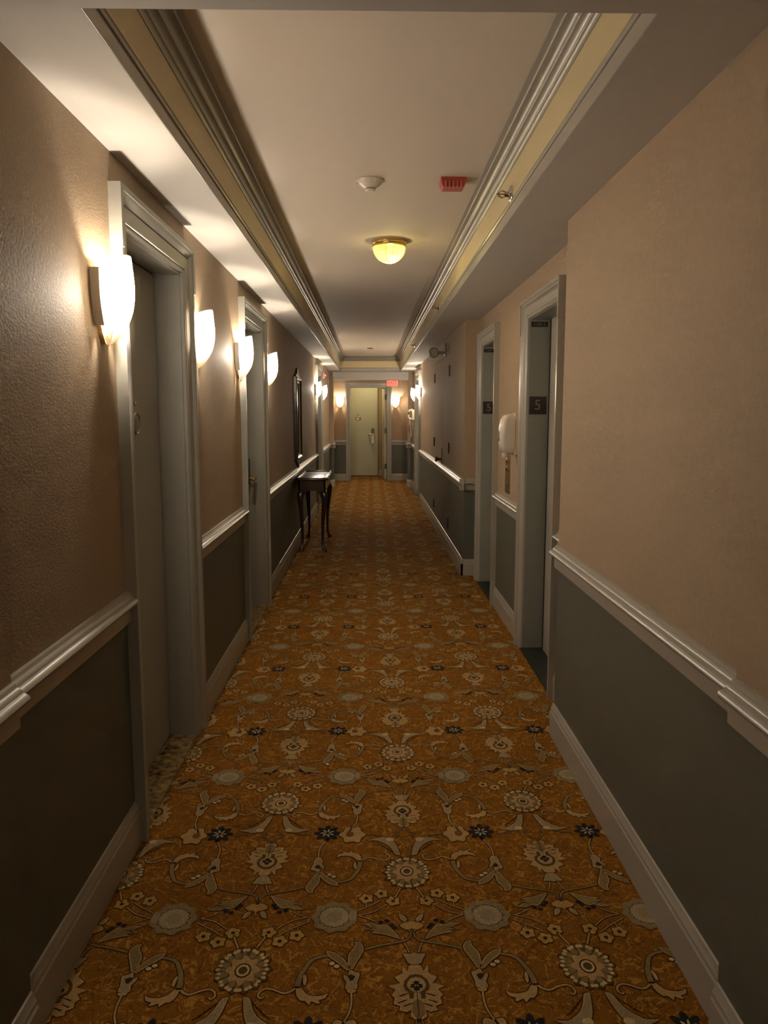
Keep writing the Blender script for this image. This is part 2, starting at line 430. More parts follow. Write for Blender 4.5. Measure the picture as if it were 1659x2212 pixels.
# ------------------------------------------------------------------ carpet
UNIT=[('r','o',1,[(4,-61),(6,-89),(20,-106),(44,-114),(90,-125),(132,-140)],5,8),('p','o',1,[(162,-109),(148,-111),(137,-128),(137,-148),(147,-173),(160,-205),(164,-215),(175,-211),(178,-179),(175,-154),(161,-127)]),('p','o',1,[(239,-143),(216,-150),(197,-166),(183,-185),(171,-211),(177,-220),(186,-213),(205,-191),(223,-175),(233,-162)]),('e','c',1,(220,-193),8,7,0,0.0),('e','c',1,(207,-204),8,7,0,0.0),('p','g',1,[(188,-232),(177,-238),(173,-220),(166,-218),(159,-226),(146,-229),(148,-247),(152,-265),(152,-285),(182,-285),(179,-264),(187,-247)]),('p','k',0,[(179,-238),(168,-235),(157,-241),(163,-256),(170,-257)]),('p','t',1,[(179,-287),(154,-288),(158,-298),(174,-298)]),('r','t',1,[(166,-299),(165,-332),(170,-364),(184,-396),(192,-413)],5,5),('r','o',1,[(232,-163),(257,-169),(276,-182),(289,-208),(298,-232),(303,-259),(304,-280)],8,16),('p','t',1,[(225,-297),(239,-306),(259,-307),(281,-298),(296,-275),(307,-280),(303,-307),(291,-323),(281,-323),(269,-338),(265,-325),(250,-333),(242,-331),(247,-322),(230,-315)]),('r','t',1,[(306,-275),(317,-289),(336,-297),(359,-286),(381,-280),(396,-289),(400,-305),(391,-313),(386,-307)],7,5),('p','t',1,[(287,-232),(292,-237),(290,-266),(283,-269),(282,-247)]),('p','t',1,[(-2,-201),(16,-204),(21,-225),(35,-201),(34,-231),(55,-246),(49,-258),(41,-267),(73,-278),(54,-290),(66,-308),(57,-318),(61,-337),(44,-345),(48,-359),(30,-364),(17,-357),(21,-378),(3,-393)]),('p','g',1,[(-1,-153),(12,-160),(31,-159),(24,-176),(17,-195),(0,-199)]),('p','d',0,[(-1,-236),(16,-241),(29,-257),(34,-276),(31,-290),(21,-299),(20,-320),(10,-320),(8,-299),(0,-299)]),('p','t',0,[(0,-247),(13,-251),(22,-264),(24,-280),(16,-293),(0,-298)]),('p','n',0,[(-1,-260),(7,-263),(6,-270),(15,-274),(15,-285),(7,-285),(8,-293),(0,-296)]),('p','t',0,[(1,-274),(6,-277),(2,-281)]),('p','o',0,[(2,-324),(12,-335),(15,-357),(13,-370),(2,-378)]),('r','o',0,[(45,-312),(21,-302)],4,2),('r','o',0,[(49,-334),(26,-324)],4,2),('r','o',0,[(35,-345),(12,-335)],4,2),('r','t',1,[(25,-116),(18,-133),(13,-155)],4,4),('p','y',1,[(-2,1),(3,-25),(19,-29),(34,-41),(30,-51),(16,-62),(0,-56)]),('p','g',1,[(36,7),(23,2),(12,-18),(19,-27),(31,-17)]),('p','o',1,[(1,-61),(11,-62),(4,-77),(1,-77)]),('p','o',1,[(144,-34),(111,-32),(94,-42),(77,-37),(63,-50),(45,-78),(34,-101),(55,-92),(87,-79),(118,-73),(101,-64),(136,-62),(113,-52)]),('r','t',0,[(134,-59),(101,-52),(68,-74)],3,3),('e','n',0,(88,-29),8,6,0,0.0),('e','n',0,(71,-22),8,6,0,0.0),('e','n',0,(57,-41),8,6,0,0.0),('e','n',0,(49,-53),8,6,0,0.0),('r','t',1,[(157,2),(137,-4),(106,-23)],4,4),('r','t',1,[(157,2),(113,16),(86,37),(71,52)],4,4),('r','t',1,[(160,21),(130,41),(108,55),(86,74)],4,4),('r','t',1,[(130,41),(130,59)],3,3),('e','y',1,(130,81),20,21,5,0.14),('e','k',0,(130,81),6,7,0,0.0),('e','y',1,(85,104),20,21,5,0.14),('e','k',0,(85,104),6,7,0,0.0),('e','y',1,(50,67),20,21,5,0.14),('e','k',0,(50,67),6,6,0,0.0),('r','t',1,[(25,130),(39,97),(46,77)],5,5),('e','d',1,(-2,212),68,80,14,0.1),('e','B',0,(-2,212),60,71,0,0.0),('e','t',0,(-2,214),40,48,8,0.16),('e','k',0,(-2,216),22,27,0,0.0),('e','c',0,(-2,216),18,22,0,0.0),('e','d',0,(-2,216),12,14,0,0.0),('p','g',1,[(18,308),(25,350),(35,386),(51,412),(73,418),(93,413),(128,397),(96,397),(79,386),(60,369),(45,341),(35,311)]),('e','c',0,(50,402),14,12,0,0.0),('r','k',0,[(94,380),(74,365)],3,3),('r','k',0,[(82,368),(66,354)],3,3),('r','k',0,[(71,357),(57,343)],3,3),('r','k',0,[(60,346),(49,332)],3,3),('r','k',0,[(49,334),(41,321)],3,3),('r','o',1,[(0,493),(14,460),(32,439),(28,420),(20,433)],4,3),('r','o',1,[(134,436),(93,429),(70,416)],3,3),('e','G',0,(222,-3),64,68,9,0.07),('e','P',0,(222,-3),42,44,0,0.0),('e','g',0,(222,-3),22,24,7,0.1),('p','g',0,[(177,23),(160,19),(157,0),(159,-22),(178,-22)]),('e','N',1,(267,446),36,39,8,0.28),('e','Q',0,(267,446),23,25,0,0.0),('e','t',1,(180,436),41,49,6,0.14),('e','R',0,(189,439),14,18,0,0.0)]
NSYM=59

CK = {'o': 'carpet_olive', 't': 'carpet_tan', 'g': 'carpet_grey', 'k': 'carpet_dark', 'd': 'carpet_drab', 'c': 'carpet_cream', 'y': 'carpet_yellow',
      'n': 'carpet_navy', 'N': 'carpet_navy', 'P': 'carpet_pale', 'G': 'carpet_haze', 'B': 'carpet_drab', 'Q': 'carpet_cream', 'R': 'carpet_brown'}
def smooth_line(p, k=3):
    if len(p) < 3: return p
    out = []
    for i in range(len(p) - 1):
        a, b, c_, d = p[max(i - 1, 0)], p[i], p[i + 1], p[min(i + 2, len(p) - 1)]
        for j in range(k):
            t = j / k
            out.append(tuple(.5 * ((2 * b[q]) + (-a[q] + c_[q]) * t + (2 * a[q] - 5 * b[q] + 4 * c_[q] - d[q]) * t * t + (-a[q] + 3 * b[q] - 3 * c_[q] + d[q]) * t ** 3) for q in (0, 1)))
    return out + [p[-1]]
def area(p): return sum(p[i][0] * p[(i + 1) % len(p)][1] - p[(i + 1) % len(p)][0] * p[i][1] for i in range(len(p))) / 2
def grow(p, d):
    if area(p) < 0: p = p[::-1]
    out = []
    for i in range(len(p)):
        a, b, c_ = Vector(p[i - 1]), Vector(p[i]), Vector(p[(i + 1) % len(p)])
        n1 = (b - a).normalized() if (b - a).length else Vector((1, 0)); n2 = (c_ - b).normalized() if (c_ - b).length else n1
        n = Vector((n1.y + n2.y, -n1.x - n2.x))
        n = n.normalized() if n.length > .2 else Vector((n1.y, -n1.x))
        out.append(tuple(b + n * d))
    return out
def ribbon(p, w0, w1):
    L_, R_ = [], []
    for i in range(len(p)):
        a, b = Vector(p[max(i - 1, 0)]), Vector(p[min(i + 1, len(p) - 1)])
        d = (b - a); d = d.normalized() if d.length else Vector((1, 0)); n = Vector((-d.y, d.x)) * ((w0 + (w1 - w0) * i / (len(p) - 1)) / 2)
        L_.append(tuple(Vector(p[i]) + n)); R_.append(tuple(Vector(p[i]) - n))
    return L_, R_
TILE = []                                    # (set, layer, material, polygon in mm)
inner = 0
for q, s_ in enumerate(UNIT):
    once = q >= NSYM; k, m, edge = s_[0], s_[1], s_[2]
    if k == 'e':
        _, _, _, c_, rx, ry, n, amp = s_
        N_ = max(12, n * 6)
        pts = [(c_[0] + rx * (1 + amp * math.cos(n * t)) * math.cos(t), c_[1] + ry * (1 + amp * math.cos(n * t)) * math.sin(t)) for t in (2 * PI * i / N_ for i in range(N_))]
    elif k == 'p': pts = list(s_[3])
    if m == 'Q': continue
    if k == 'r':
        line = smooth_line(s_[3]); w0, w1 = s_[4], s_[5]
        for gr, mm, ll in (((5, 'k', 1),) if edge else ()) + ((0, m, 3),):
            a, b = ribbon(line, w0 + gr, w1 + gr)
            for i in range(len(a) - 1): TILE.append((once, ll, mm, [a[i], a[i + 1], b[i + 1], b[i]]))
        continue
    inner = 0 if edge else inner + 1
    if k == 'p' and m in 'ogyt' and len(pts) < 17: pts = smooth_line(pts + pts[:1], 2)[:-1]
    big = edge and k == 'p' and m in 'og'
    if edge: TILE.append((once, 1, 'k', grow(pts, 3.2)))
    if big: TILE.append((once, 3, 't', pts)); TILE.append((once, 4, m, grow(pts, -3.5)))
    else: TILE.append((once, 3 if edge else 4 + inner, m, pts))
    if m == 'B':      # the dark wreath of the round bloom carries pale-tipped petals
        for i in range(15):
            t = 2 * PI * (i + .5) / 15; ct, st = math.cos(t), math.sin(t)
            for f_, la, lb, mm, ll in ((.80, 15, 5.5, 'o', 5.2), (1.04, 6.5, 6, 'c', 5.6)):
                cx, cy = c_[0] + rx * f_ * ct, c_[1] + ry * f_ * st
                TILE.append((once, ll, mm, [(cx + la * math.cos(u) * ct - lb * math.sin(u) * st, cy + la * math.cos(u) * st + lb * math.sin(u) * ct) for u in (PI * j / 5 for j in range(10))]))
    if m == 'N':      # pale veins inside the dark bloom
        for i in range(7):
            t = 2 * PI * i / 7; ct, st = math.cos(t), math.sin(t); cx, cy = c_[0] + 15 * ct, c_[1] + 16 * st
            TILE.append((once, 6, 'c', [(cx + 10 * math.cos(u) * ct - 3 * math.sin(u) * st, cy + 10 * math.cos(u) * st + 3 * math.sin(u) * ct) for u in (PI * j / 5 for j in range(10))]))
    if m == 'P':      # dark loops round the grey bloom
        for i in range(12):
            t = 2 * PI * i / 12; cx, cy = c_[0] + rx * .93 * math.cos(t), c_[1] + ry * .93 * math.sin(t)
            TILE.append((once, 6.35, 'd', [(cx + 10 * math.cos(u), cy + 8 * math.sin(u)) for u in (PI * j / 4 for j in range(8))]))
            TILE.append((once, 6.65, 'P', [(cx + 6 * math.cos(u), cy + 4.5 * math.sin(u)) for u in (PI * j / 4 for j in range(8))]))
mb = MB()
FX0, FX1 = -.90, .935
for ya in range(21):
    pass
def carpet_box(x0, x1, y0, y1, z): mb.add([(x0, y0, z), (x1, y0, z), (x1, y1, z), (x0, y1, z)], [(0, 1, 2, 3)], 'carpet_ground')
carpet_box(-1.5, 1.3, Y0, 18.2, 0)
mb.box(-1.5, 1.3, Y0, 18.2, -.1, -.001, 'gap')
PER, AXX, VV = .870, .115, 2.067
for kx in range(-3, 3):
    for ky in range(-2, 19):
        flip = kx % 2
        ax = AXX + .454 * kx; vy = VV + PER * ky
        for once, ll, m, pts in TILE:
            if flip and once: continue
            centred = abs(sum(p[0] for p in pts)) < 4 * len(pts) and max(p[0] for p in pts) > 6
            for sg in ((1,) if centred else (1, -1)):
                P_ = []
                for u, v in pts:
                    u *= sg
                    if flip: u, v = -u, -v
                    P_.append((ax + u * .001, vy + v * .001))
                mx = sum(p[0] for p in P_) / len(P_); my = sum(p[1] for p in P_) / len(P_)
                if not (FX0 < mx < FX1 and .9 < my < 17.9): continue
                if my > 8.5 and len(P_) < 9 and ll in (6.35, 5.2, 6.65): continue
                if area(P_) < 0: P_ = P_[::-1]
                z = .0004 + ll * .00022 + (.00006 if sg < 0 else 0)
                mb.add([(x, y_, z) for x, y_ in P_], [tuple(range(len(P_)))], CK[m])
tag(mb.build('floor', smooth=0, fix=False), 'orange brown carpet woven with scrolling vines and rosettes', 'carpet', kind=STRUCT)

# ------------------------------------------------------------------ door casings
CPROF = [(0, 0), (0, .012), (.006, .017), (.012, .017), (.016, .013), (.020, .019), (.064, .022), (.070, .018), (.076, .024), (.086, .033), (.092, .036), (CW, .036), (CW, 0)]
LPROF = [(a * .1 / .12, b) for a, b in [(0, 0), (0, .014), (.008, .020), (.014, .020), (.018, .015), (.024, .022), (.070, .026), (.076, .022), (.082, .030), (.088, .038), (.120, .040), (.120, 0)]]
def frame_path(mb, prof, y0, y1, zt, place, m):
    """casing swept up one leg, across the head and down; place(y, proud, z) -> point"""
    rings = []
    for q in range(4):
        r = []
        for w_, p in prof:
            yy = (y0 - w_) if q < 2 else (y1 + w_); zz = 0.0 if q in (0, 3) else zt + w_
            r.append(place(yy, p, zz))
        rings.append(r)
    mb.loft(rings, m)
def ears(mb, y0, y1, zt, place, m, cw, proud, drop):
    """square edged back band capping the head, with short returns down both sides"""
    def b(ya, yb, za, zb, pa, pb):
        p = place(ya, pa, za); q = place(yb, pb, zb); mb.box(p[0], q[0], p[1], q[1], p[2], q[2], m)
    b(y0 - cw - .007, y1 + cw + .007, zt + cw - .012, zt + cw + .006, 0, proud + .004)
    b(y0 - cw - .007, y0 - cw + .014, zt + cw - drop, zt + cw - .012, 0, proud + .004)
    b(y1 + cw - .014, y1 + cw + .007, zt + cw - drop, zt + cw - .012, 0, proud + .004)

def plaque_parts(root, x, s, y, z, rx=.045, rz=.042, digits='521'):
    mb = MB(); n = 28
    rings = []
    for f, p in ((1, 0), (1, .006), (.93, .010), (.86, .007), (0.0001, .007)):
        rings.append([(x + s * p, y + rx * f * math.cos(2 * PI * k / n), z + rz * f * math.sin(2 * PI * k / n)) for k in range(n)])
    mb.loft(rings, 'nickel', caps=True)
    # worn relief ornament
    for dy, dz, r in ((0, .008, .008), (-.012, -.006, .006), (.012, -.006, .006), (0, -.014, .005)):
        mb.lathe([(r, .006), (r * .6, .0095), (.0005, .010)], (x, y + dy, z + dz), 'nickel', 10, 'x') if s > 0 else None
    pl = mb.build('door_plaque', root, label='small oval metal door plaque')
    mb = MB(); mb.lathe([(.009, 0), (.009, .006), (.005, .009), (.0005, .009)] if s > 0 else [(.009, 0), (.009, -.006), (.0005, -.009)], (x, y, z + .075), 'chrome', 12, 'x')
    mb.build('peephole', root)

def side_door(name, label, xw, s, d, handle_far, plaque_y=None, handle=True, thresh=True):
    """room door set back in a side wall; s=+1 looks towards +x"""
    y0, y1 = d; xl = xw - s * .105
    root = empty(name, (xw, (y0 + y1) / 2, 0), label, 'door', kind=STRUCT)
    pl = lambda yy, p, zz: (xw + s * p, yy, zz)
    mb = MB(); frame_path(mb, CPROF, y0, y1, ZD, pl, 'door_paint'); ears(mb, y0, y1, ZD, pl, 'door_paint', CW, .036, .185)
    mb.build('casing', root, smooth=30)
    mb = MB()
    for a, b in ((y0 - .02, y0 + .004), (y1 - .004, y1 + .02)): mb.box(xl - s * .06, xw, a, b, 0, ZD, 'door_paint')
    mb.box(xl - s * .06, xw, y0, y1, ZD - .004, ZD + .02, 'door_paint')
    for a, b in ((y0 + .004, y0 + .010), (y1 - .010, y1 - .004)): mb.box(xl + s * .045, xw, a, b, 0, ZD - .004, 'door_paint')
    mb.box(xl + s * .045, xw, y0 + .004, y1 - .004, ZD - .010, ZD - .004, 'door_paint')
    mb.build('jamb', root, smooth=0)
    mb = MB(); mb.bbox(xl - s * .045, xl, y0 + .007, y1 - .018, .012, ZD - .012, 'door_paint', .002, 1)
    mb.box(xl - s * .055, xl - s * .05, y0 - .01, y1 + .01, 0, ZD + .01, 'gap')
    leaf = mb.build('door_leaf', root, smooth=0)
    if thresh:
        mb = MB(); mb.bbox(xl - s * .05, xw + s * .012, y0 + .004, y1 - .004, -.002, .009, 'stone', .002, 1)
        mb.build('threshold', root, label='speckled brown stone door threshold')
    if handle:
        yh = y1 - .07 if handle_far else y0 + .07; dr = -1 if handle_far else 1
        mb = MB(); mb.bbox(xl, xl + s * .018, yh - .03, yh + .03, .93, 1.12, 'bronze', .006, 2)
        lk = mb.build('lock_plate', root, label='dark card lock plate')
        mb = MB(); mb.tube([(xl + s * .01, yh, .975), (xl + s * .058, yh, .975)], .011, 'brass', 12)
        mb.bbox(xl + s * .045, xl + s * .070, yh + dr * .125, yh - dr * .012, .965, .987, 'brass', .005, 2)
        mb.build('lever_handle', root, label='polished brass lever handle')
    if plaque_y: plaque_parts(root, xl, s, plaque_y, 1.412)
    return root
side_door('door_1', 'nearest grey room door on the left, with an oval plaque', XL, 1, D1, True, plaque_y=2.99, handle=False)
side_door('door_2', 'second grey room door on the left, with a brass lever handle', XL, 1, D2, True)
side_door('door_3', 'third grey room door on the left, past the dark table and mirror', XL, 1, D3, True, thresh=False)
side_door('door_4', 'grey room door far down the right wall between two lit lamps', XR, -1, DR, False, thresh=False)

# ------------------------------------------------------------------ lifts
def lift(name, label, e, car):
    y0, y1 = e; xd = 1.060
    root = empty(name, (XA, (y0 + y1) / 2, 0), label, 'elevator', kind=STRUCT)
    pl = lambda yy, p, zz: (XA - p, yy, zz)
    mb = MB(); frame_path(mb, LPROF, y0, y1, ZE, pl, 'trim_paint'); ears(mb, y0, y1, ZE, pl, 'trim_paint', .100, .040, .19)
    mb.build('casing', root, smooth=30)
    mb = MB()
    mb.box(XA - .002, xd + .06, y1 - .003, y1 + .05, 0, ZE, 'lift_paint'); mb.box(XA - .002, xd + .06, y0 - .05, y0 + .003, 0, ZE, 'lift_paint')
    mb.box(XA - .002, xd + .06, y0, y1, ZE - .003, ZE + .05, 'lift_paint')
    mb.build('jamb', root, smooth=30)
    mb = MB(); mb.box(xd, xd + .03, y0 + .003, y1 - .045, .004, ZE - .003, 'trim_paint'); mb.box(xd + .002, xd + .03, y1 - .045, y1 - .003, .004, ZE - .003, 'gap')
    mb.build('lift_door', root, smooth=0, label='closed pale lift door panel')
    mb = MB(); mb.box(XA - .022, xd + .05, y0 + .003, y1 - .003, -.001, .007, 'dark_sill')
    for i in range(3): mb.box(XA + .04 + i * .03, XA + .05 + i * .03, y0 + .003, y1 - .003, .007, .0085, 'dark_sill')
    mb.build('sill', root, smooth=0, label='dark lift sill')
    def plate(name, x0, x1, z0, z1, body, size, lab, dx=0):
        mb = MB(); mb.bbox(x0, x1, y1 - .006, y1 - .003, z0, z1, 'black_plate', .001, 1)
        p = mb.build(name, root, label=lab)
        vs, fs = text_mesh(body, size, 'grey_letter', .0006)
        cx = (x0 + x1) / 2 + dx; cz = (z0 + z1) / 2
        mb = MB(); mb.add([(cx + v.x, y1 - .0062 - v.z, cz + v.y) for v in vs], fs, 'grey_letter')
        mb.build('lettering', p, smooth=0, label='worn lettering reading ' + body)
    plate('floor_plate', XA + .002, XA + .105, 1.445, 1.55, '5', .085, 'square dark plate with the number 5', .0)
    plate('car_plate', XA + .004, XA + .102, 1.955, 1.985, car, .026, 'narrow dark plate reading ' + car)
    return root
lift('door_5', 'nearest lift opening on the right, with the whole 5 plate visible', E1, 'CAR 2')
lift('door_6', 'farther lift opening on the right, beyond the white dispenser', E2, 'CAR 1')

# ------------------------------------------------------------------ concealed closet doors in the right wall
root = empty('door_7', (XR, sum(CL) / 2, 0), 'concealed papered double door in the right wall, dark knob and hinges', 'door', kind=STRUCT)
ym = 8.87
mb = MB(); mb.box(XR + .05, XR + .08, CL[0], CL[1], 0, 2.07, 'gap'); mb.build('backing', root, smooth=0)
for a, b, hy in ((CL[0] + .003, ym - .003, CL[0]), (ym + .003, CL[1] - .003, CL[1])):
    mb = MB(); wall_piece(mb, XR, XR + .04, a, b, zt=2.066, z0=.008); lf = mb.build('door_leaf', root, smooth=0)
    mb = MB(); sweep_y(mb, RAIL, XR, -1, a, b, 'trim_paint'); mb.build('rail_strip', lf, smooth=40)
    mb = MB(); sweep_y(mb, BASE, XR, -1, a, b, 'trim_paint'); mb.build('base_strip', lf, smooth=25)
    for z in (.29, 1.09, 1.89):
        mb = MB(); mb.box(XR - .004, XR, hy - .028, hy + .028, z - .055, z + .055, 'hinge_grey')
        mb.lathe([(.006, -.058), (.006, .058)], (XR - .009, hy, z), 'hinge_grey', 8)
        mb.build('hinge', lf)
mb = MB(); mb.bbox(XR - .006, XR, ym + .015, ym + .065, .86, 1.05, 'bronze', .002, 1); kp = mb.build('lock_plate', root)
mb = MB(); mb.lathe([(.012, 0), (.010, -.03), (.014, -.038), (.027, -.048), (.030, -.060), (.024, -.072), (.001, -.076)], (XR - .006, ym + .04, .925), 'bronze', 16, 'x')
mb.build('knob', root, label='dark round door knob')

# ------------------------------------------------------------------ end doorway, open leaf and the door beyond
root = empty('door_8', (0, YW, 0), 'open doorway in the end wall with its door swung away on the right', 'door', kind=STRUCT)
pl = lambda yy, p, zz: (yy, YW - p, zz)
sc_ = .097 / CW
mb = MB(); frame_path(mb, [(a * sc_, b) for a, b in CPROF], ED[0], ED[1], 2.0, pl, 'door_paint'); ears(mb, ED[0], ED[1], 2.0, pl, 'door_paint', .097, .036, .18)
mb.build('casing', root, smooth=30)
mb = MB()
mb.box(ED[0] - .02, ED[0] + .004, YW, YW + .15, 0, 2.0, 'door_paint'); mb.box(ED[1] - .004, ED[1] + .02, YW, YW + .15, 0, 2.0, 'door_paint'); mb.box(ED[0], ED[1], YW, YW + .15, 1.996, 2.02, 'door_paint')
mb.build('jamb', root, smooth=0)
mb = MB(); mb.bbox(0, .042, 0, .74, .012, 1.985, 'pale_door_paint', .002, 1)
R_ = Matrix.Rotation(math.radians(3.2), 4, 'Z')
mb.v = [tuple(R_ @ Vector(v) + Vector((ED[1] - .052, YW + .13, 0))) for v in mb.v]
lf = mb.build('door_leaf', root, smooth=0, label='pale door leaf standing open')
for z in (1.08, .30, 1.80):
    mb = MB(); mb.box(ED[1] - .05, ED[1] - .012, YW + .118, YW + .128, z - .055, z + .055, 'hinge_grey'); mb.lathe([(.007, -.058), (.007, .058)], (ED[1] - .010, YW + .122, z), 'hinge_grey', 8)
    mb.build('hinge', lf)

root = empty('door_9', (-.135, YB, 0), 'pale green room door at the far end, tag on its handle', 'door', kind=STRUCT)
XB0, XB1 = -.46, .19
mb = MB(); mb.bbox(XB0 + .003, XB1 - .012, YB + .012, YB + .055, .010, 2.055, 'pale_door_paint', .002, 1); mb.box(XB1 - .012, XB1, YB + .03, YB + .06, 0, 2.06, 'gap')
mb.build('door_leaf', root, smooth=0)
mb = MB()
rings = []
for f, p in ((1, 0), (1, .008), (.85, .012), (.70, .008), (.0001, .008)):
    rings.append([(-.283 + .068 * f * math.cos(2 * PI * k / 28), YB + .012 - p, 1.335 + .042 * f * math.sin(2 * PI * k / 28)) for k in range(28)])
mb.loft(rings, 'nickel')
mb.add([(-.283 + .03 * math.cos(2 * PI * k / 20), YB + .0035, 1.338 + .016 * math.sin(2 * PI * k / 20)) for k in range(20)], [tuple(range(20))], 'paper')
mb.build('door_plaque', root, label='oval door plaque with a pale centre')
mb = MB(); mb.lathe([(.012, 0), (.012, -.008), (.001, -.010)], (-.283, YB + .012, 1.418), 'bronze', 12, 'y'); mb.build('peephole', root)
mb = MB()
prof = [(-.036 , .86), (.036, .86)] + [(.036 * math.cos(t), 1.075 + .036 * math.sin(t)) for t in (PI * i / 8 for i in range(9))]
mb.loft([[(.058 + x, yy, z) for x, z in prof] for yy in (YB + .012, YB - .012)], 'bronze'); lk = mb.build('lock_plate', root, label='dark card lock with rounded top')
mb = MB(); mb.tube([(.055, YB, .972), (.055, YB - .05, .972), (-.03, YB - .055, .972)], .010, 'brass', 10); mb.lathe([(.013, -.012), (.013, .012)], (-.03, YB - .055, .972), 'brass', 10, 'x')
mb.build('lever_handle', root, label='brass lever handle')
tg = MB()
tg.box(.026, .086, YB - .068, YB - .066, .755, .985, 'paper')
tg.box(.040, .066, YB - .0695, YB - .068, .935, .968, 'grey_letter'); tg.box(.048, .062, YB - .0695, YB - .068, .875, .890, 'alarm_red_light')
tag(tg.build('door_hanger', smooth=0), 'white paper hanger on the lever of the far pale green door', 'door hanger')
cd = MB(); cd.tube([(-.028, YB - .056, .968), (-.035, YB - .06, .90), (-.022, YB - .06, .83), (.008, YB - .06, .775), (.03, YB - .06, .76)], .0035, 'bronze', 6)  # thin dark curve below the lever
tag(cd.build('hanging_curve'), 'thin dark curve looped from the lever of the far pale green door', 'cord')

# ------------------------------------------------------------------ wall lamps
SC = 'opal glass wall lamps flanking the doors'
def make_sconce(label):
    """origin on the wall at mid width, height of the tip; faces +x"""
    root = local_empty('wall_lamp', (0, 0, 0), label, 'wall lamp', SC)
    W, D, H, NB = .082, .084, .225, 14
    def wd(t): return (1 - (1 - t) ** 2.7) ** .78
    def half(t): return W * (.10 + .90 * wd(min(1, t * 1.1))) if t < .9 else W
    def dep(t): return D * (.06 + .94 * wd(min(1, t * 1.15))) * (1 - .10 * max(0, t - .69) / .31)
    mb = MB(); n = 20; rings = []
    for i in range(NB + 1):
        t = (i / NB) ** 1.25; r = []
        for k in range(n + 1):
            a = PI * k / n
            z = H * t + (.034 * math.sin(a) * max(0, (t - .55) / .45))
            r.append((.016 + dep(t) * math.sin(a), -half(t) * math.cos(a), z))
        rings.append(r)
    mb.loft(rings, 'opal_glass', closed=False, caps=False)
    mb.build('shade', root, smooth=60, fix=False)
    mb = MB()
    def plate(z0, z1, sh, x1, m, steps=10):
        L_ = [(-half(min(1, max(0, z / H))) * sh, z) for z in (z0 + (z1 - z0) * i / steps for i in range(steps + 1))]
        pts = L_ + [(-a, b) for a, b in L_[::-1]]
        mb.loft([[(x, a, b) for a, b in pts] for x in (.0, x1)], m)
    plate(.052, H - .012, 1.0, .016, 'white_plastic'); plate(.004, .052, .86, .014, 'brass')
    # raised lip by the glass edge, added to keep bulb light off the wall
    for sg in (-1, 1):
        ed = [(sg * half(min(1, max(0, z / H))), z) for z in (.052 + (H - .064 - .0) * i / 12 for i in range(13))]
        mb.loft([[(xx, a + sg * o, z) for a, z in ed] for xx, o in ((.012, .001), (.027, .001), (.027, .0035), (.012, .0035))], 'white_plastic', closed=False, caps=False)
    mb.build('wall_plate', root, smooth=30)
    mb = MB(); mb.lathe([(.001, .066), (.032, .068), (.032, .074), (.017, .078), (.015, .118), (.001, .120)], (.046, 0, 0), 'white_plastic', 16)  # holder with an unseen disc shaped to block direct light to the glass tip
    mb.tube([(.012, 0, .071), (.046, 0, .071)], .007, 'white_plastic', 8)
    mb.build('lamp_holder', root)
    ld = bpy.data.lights.new('wall_lamp_bulb', 'POINT'); ld.energy = LAMP_W; ld.color = LAMP_C; ld.shadow_soft_size = .018
    # a small candle lamp shines mostly sideways and little along its own axis
    ld.use_nodes = True; nt = ld.node_tree; em = nt.nodes['Emission']
    tc = nt.nodes.new('ShaderNodeTexCoord'); sp = nt.nodes.new('ShaderNodeSeparateXYZ'); mr = nt.nodes.new('ShaderNodeMapRange')
    nt.links.new(tc.outputs['Normal'], sp.inputs[0]); nt.links.new(sp.outputs['Z'], mr.inputs[0])
    mr.inputs[1].default_value = .15; mr.inputs[2].default_value = .95; mr.inputs[3].default_value = 1.0; mr.inputs[4].default_value = .28
    nt.links.new(mr.outputs[0], em.inputs['Strength'])
    lo = bpy.data.objects.new('bulb', ld); COL.objects.link(lo); lo.location = (.046, 0, .150); lo.parent = root
    return root
LAMP_W, LAMP_C = 12.5, (1.0, .86, .69)
spots = [
    (XL, 2.36, 0, 'left wall lamp nearest the viewer, before the first grey door'),
    (XL, 3.555, 0, 'left wall lamp just past the nearest grey door'),
    (XL, 4.715, 0, 'left wall lamp before the door with the brass lever'),
    (XL, 5.955, 0, 'left wall lamp just past the door with the brass lever'),
    (XL, 11.25, 0, 'left wall lamp past the mirror, in front of the third door'),
    (XL, 12.72, 0, 'farthest of the wall lamps on the left wall'),
    (XR, 12.58, PI, 'right wall lamp nearer the viewer, beyond the concealed closet'),
    (XR, 14.02, PI, 'farther right wall lamp, just before the wall telephone'),
    (-.648, YW, -PI / 2, 'end wall lamp left of the open doorway'),
    (.545, YW, -PI / 2, 'end wall lamp right of the doorway, below the exit sign'),
]
zs = 1.652
proto = make_sconce(spots[0][3]); proto.location = (spots[0][0], spots[0][1], zs)
for x, y, r, lab in spots[1:]:
    dup(proto, (x, y, zs if abs(x) > .7 else 1.568), r, lab)

# ------------------------------------------------------------------ ceiling fittings
dx, dy = .122, 5.03
root = empty('ceiling_lamp', (dx, dy, HC), 'ribbed glass dome lamp with brass rings on the raised ceiling', 'ceiling lamp')
mb = MB(); mb.lathe([(.001, 0), (.112, 0), (.112, -.008), (.106, -.011), (.109, -.015), (.109, -.022), (.105, -.025), (.108, -.029), (.108, -.038), (.102, -.040), (.001, -.036)], (dx, dy, HC), 'brass', 40); mb.build('base', root)
mb = MB(); R0 = .103
prof = [(R0 * math.cos(t), -.040 - .098 * math.sin(t)) for t in (PI / 2 * i / 12 for i in range(12))] + [(.004, -.138)]
mb.lathe([(a, HC + b) for a, b in prof], (dx, dy, 0), 'ribbed_glass', 96, caps=False, flute=.022); mb.build('glass_dome', root, smooth=0, fix=False)
mb = MB(); mb.lathe([(.002, 0), (.008, -.001), (.006, -.008), (.001, -.010)], (dx, dy, HC - .137), 'brass', 12); mb.build('finial', root)
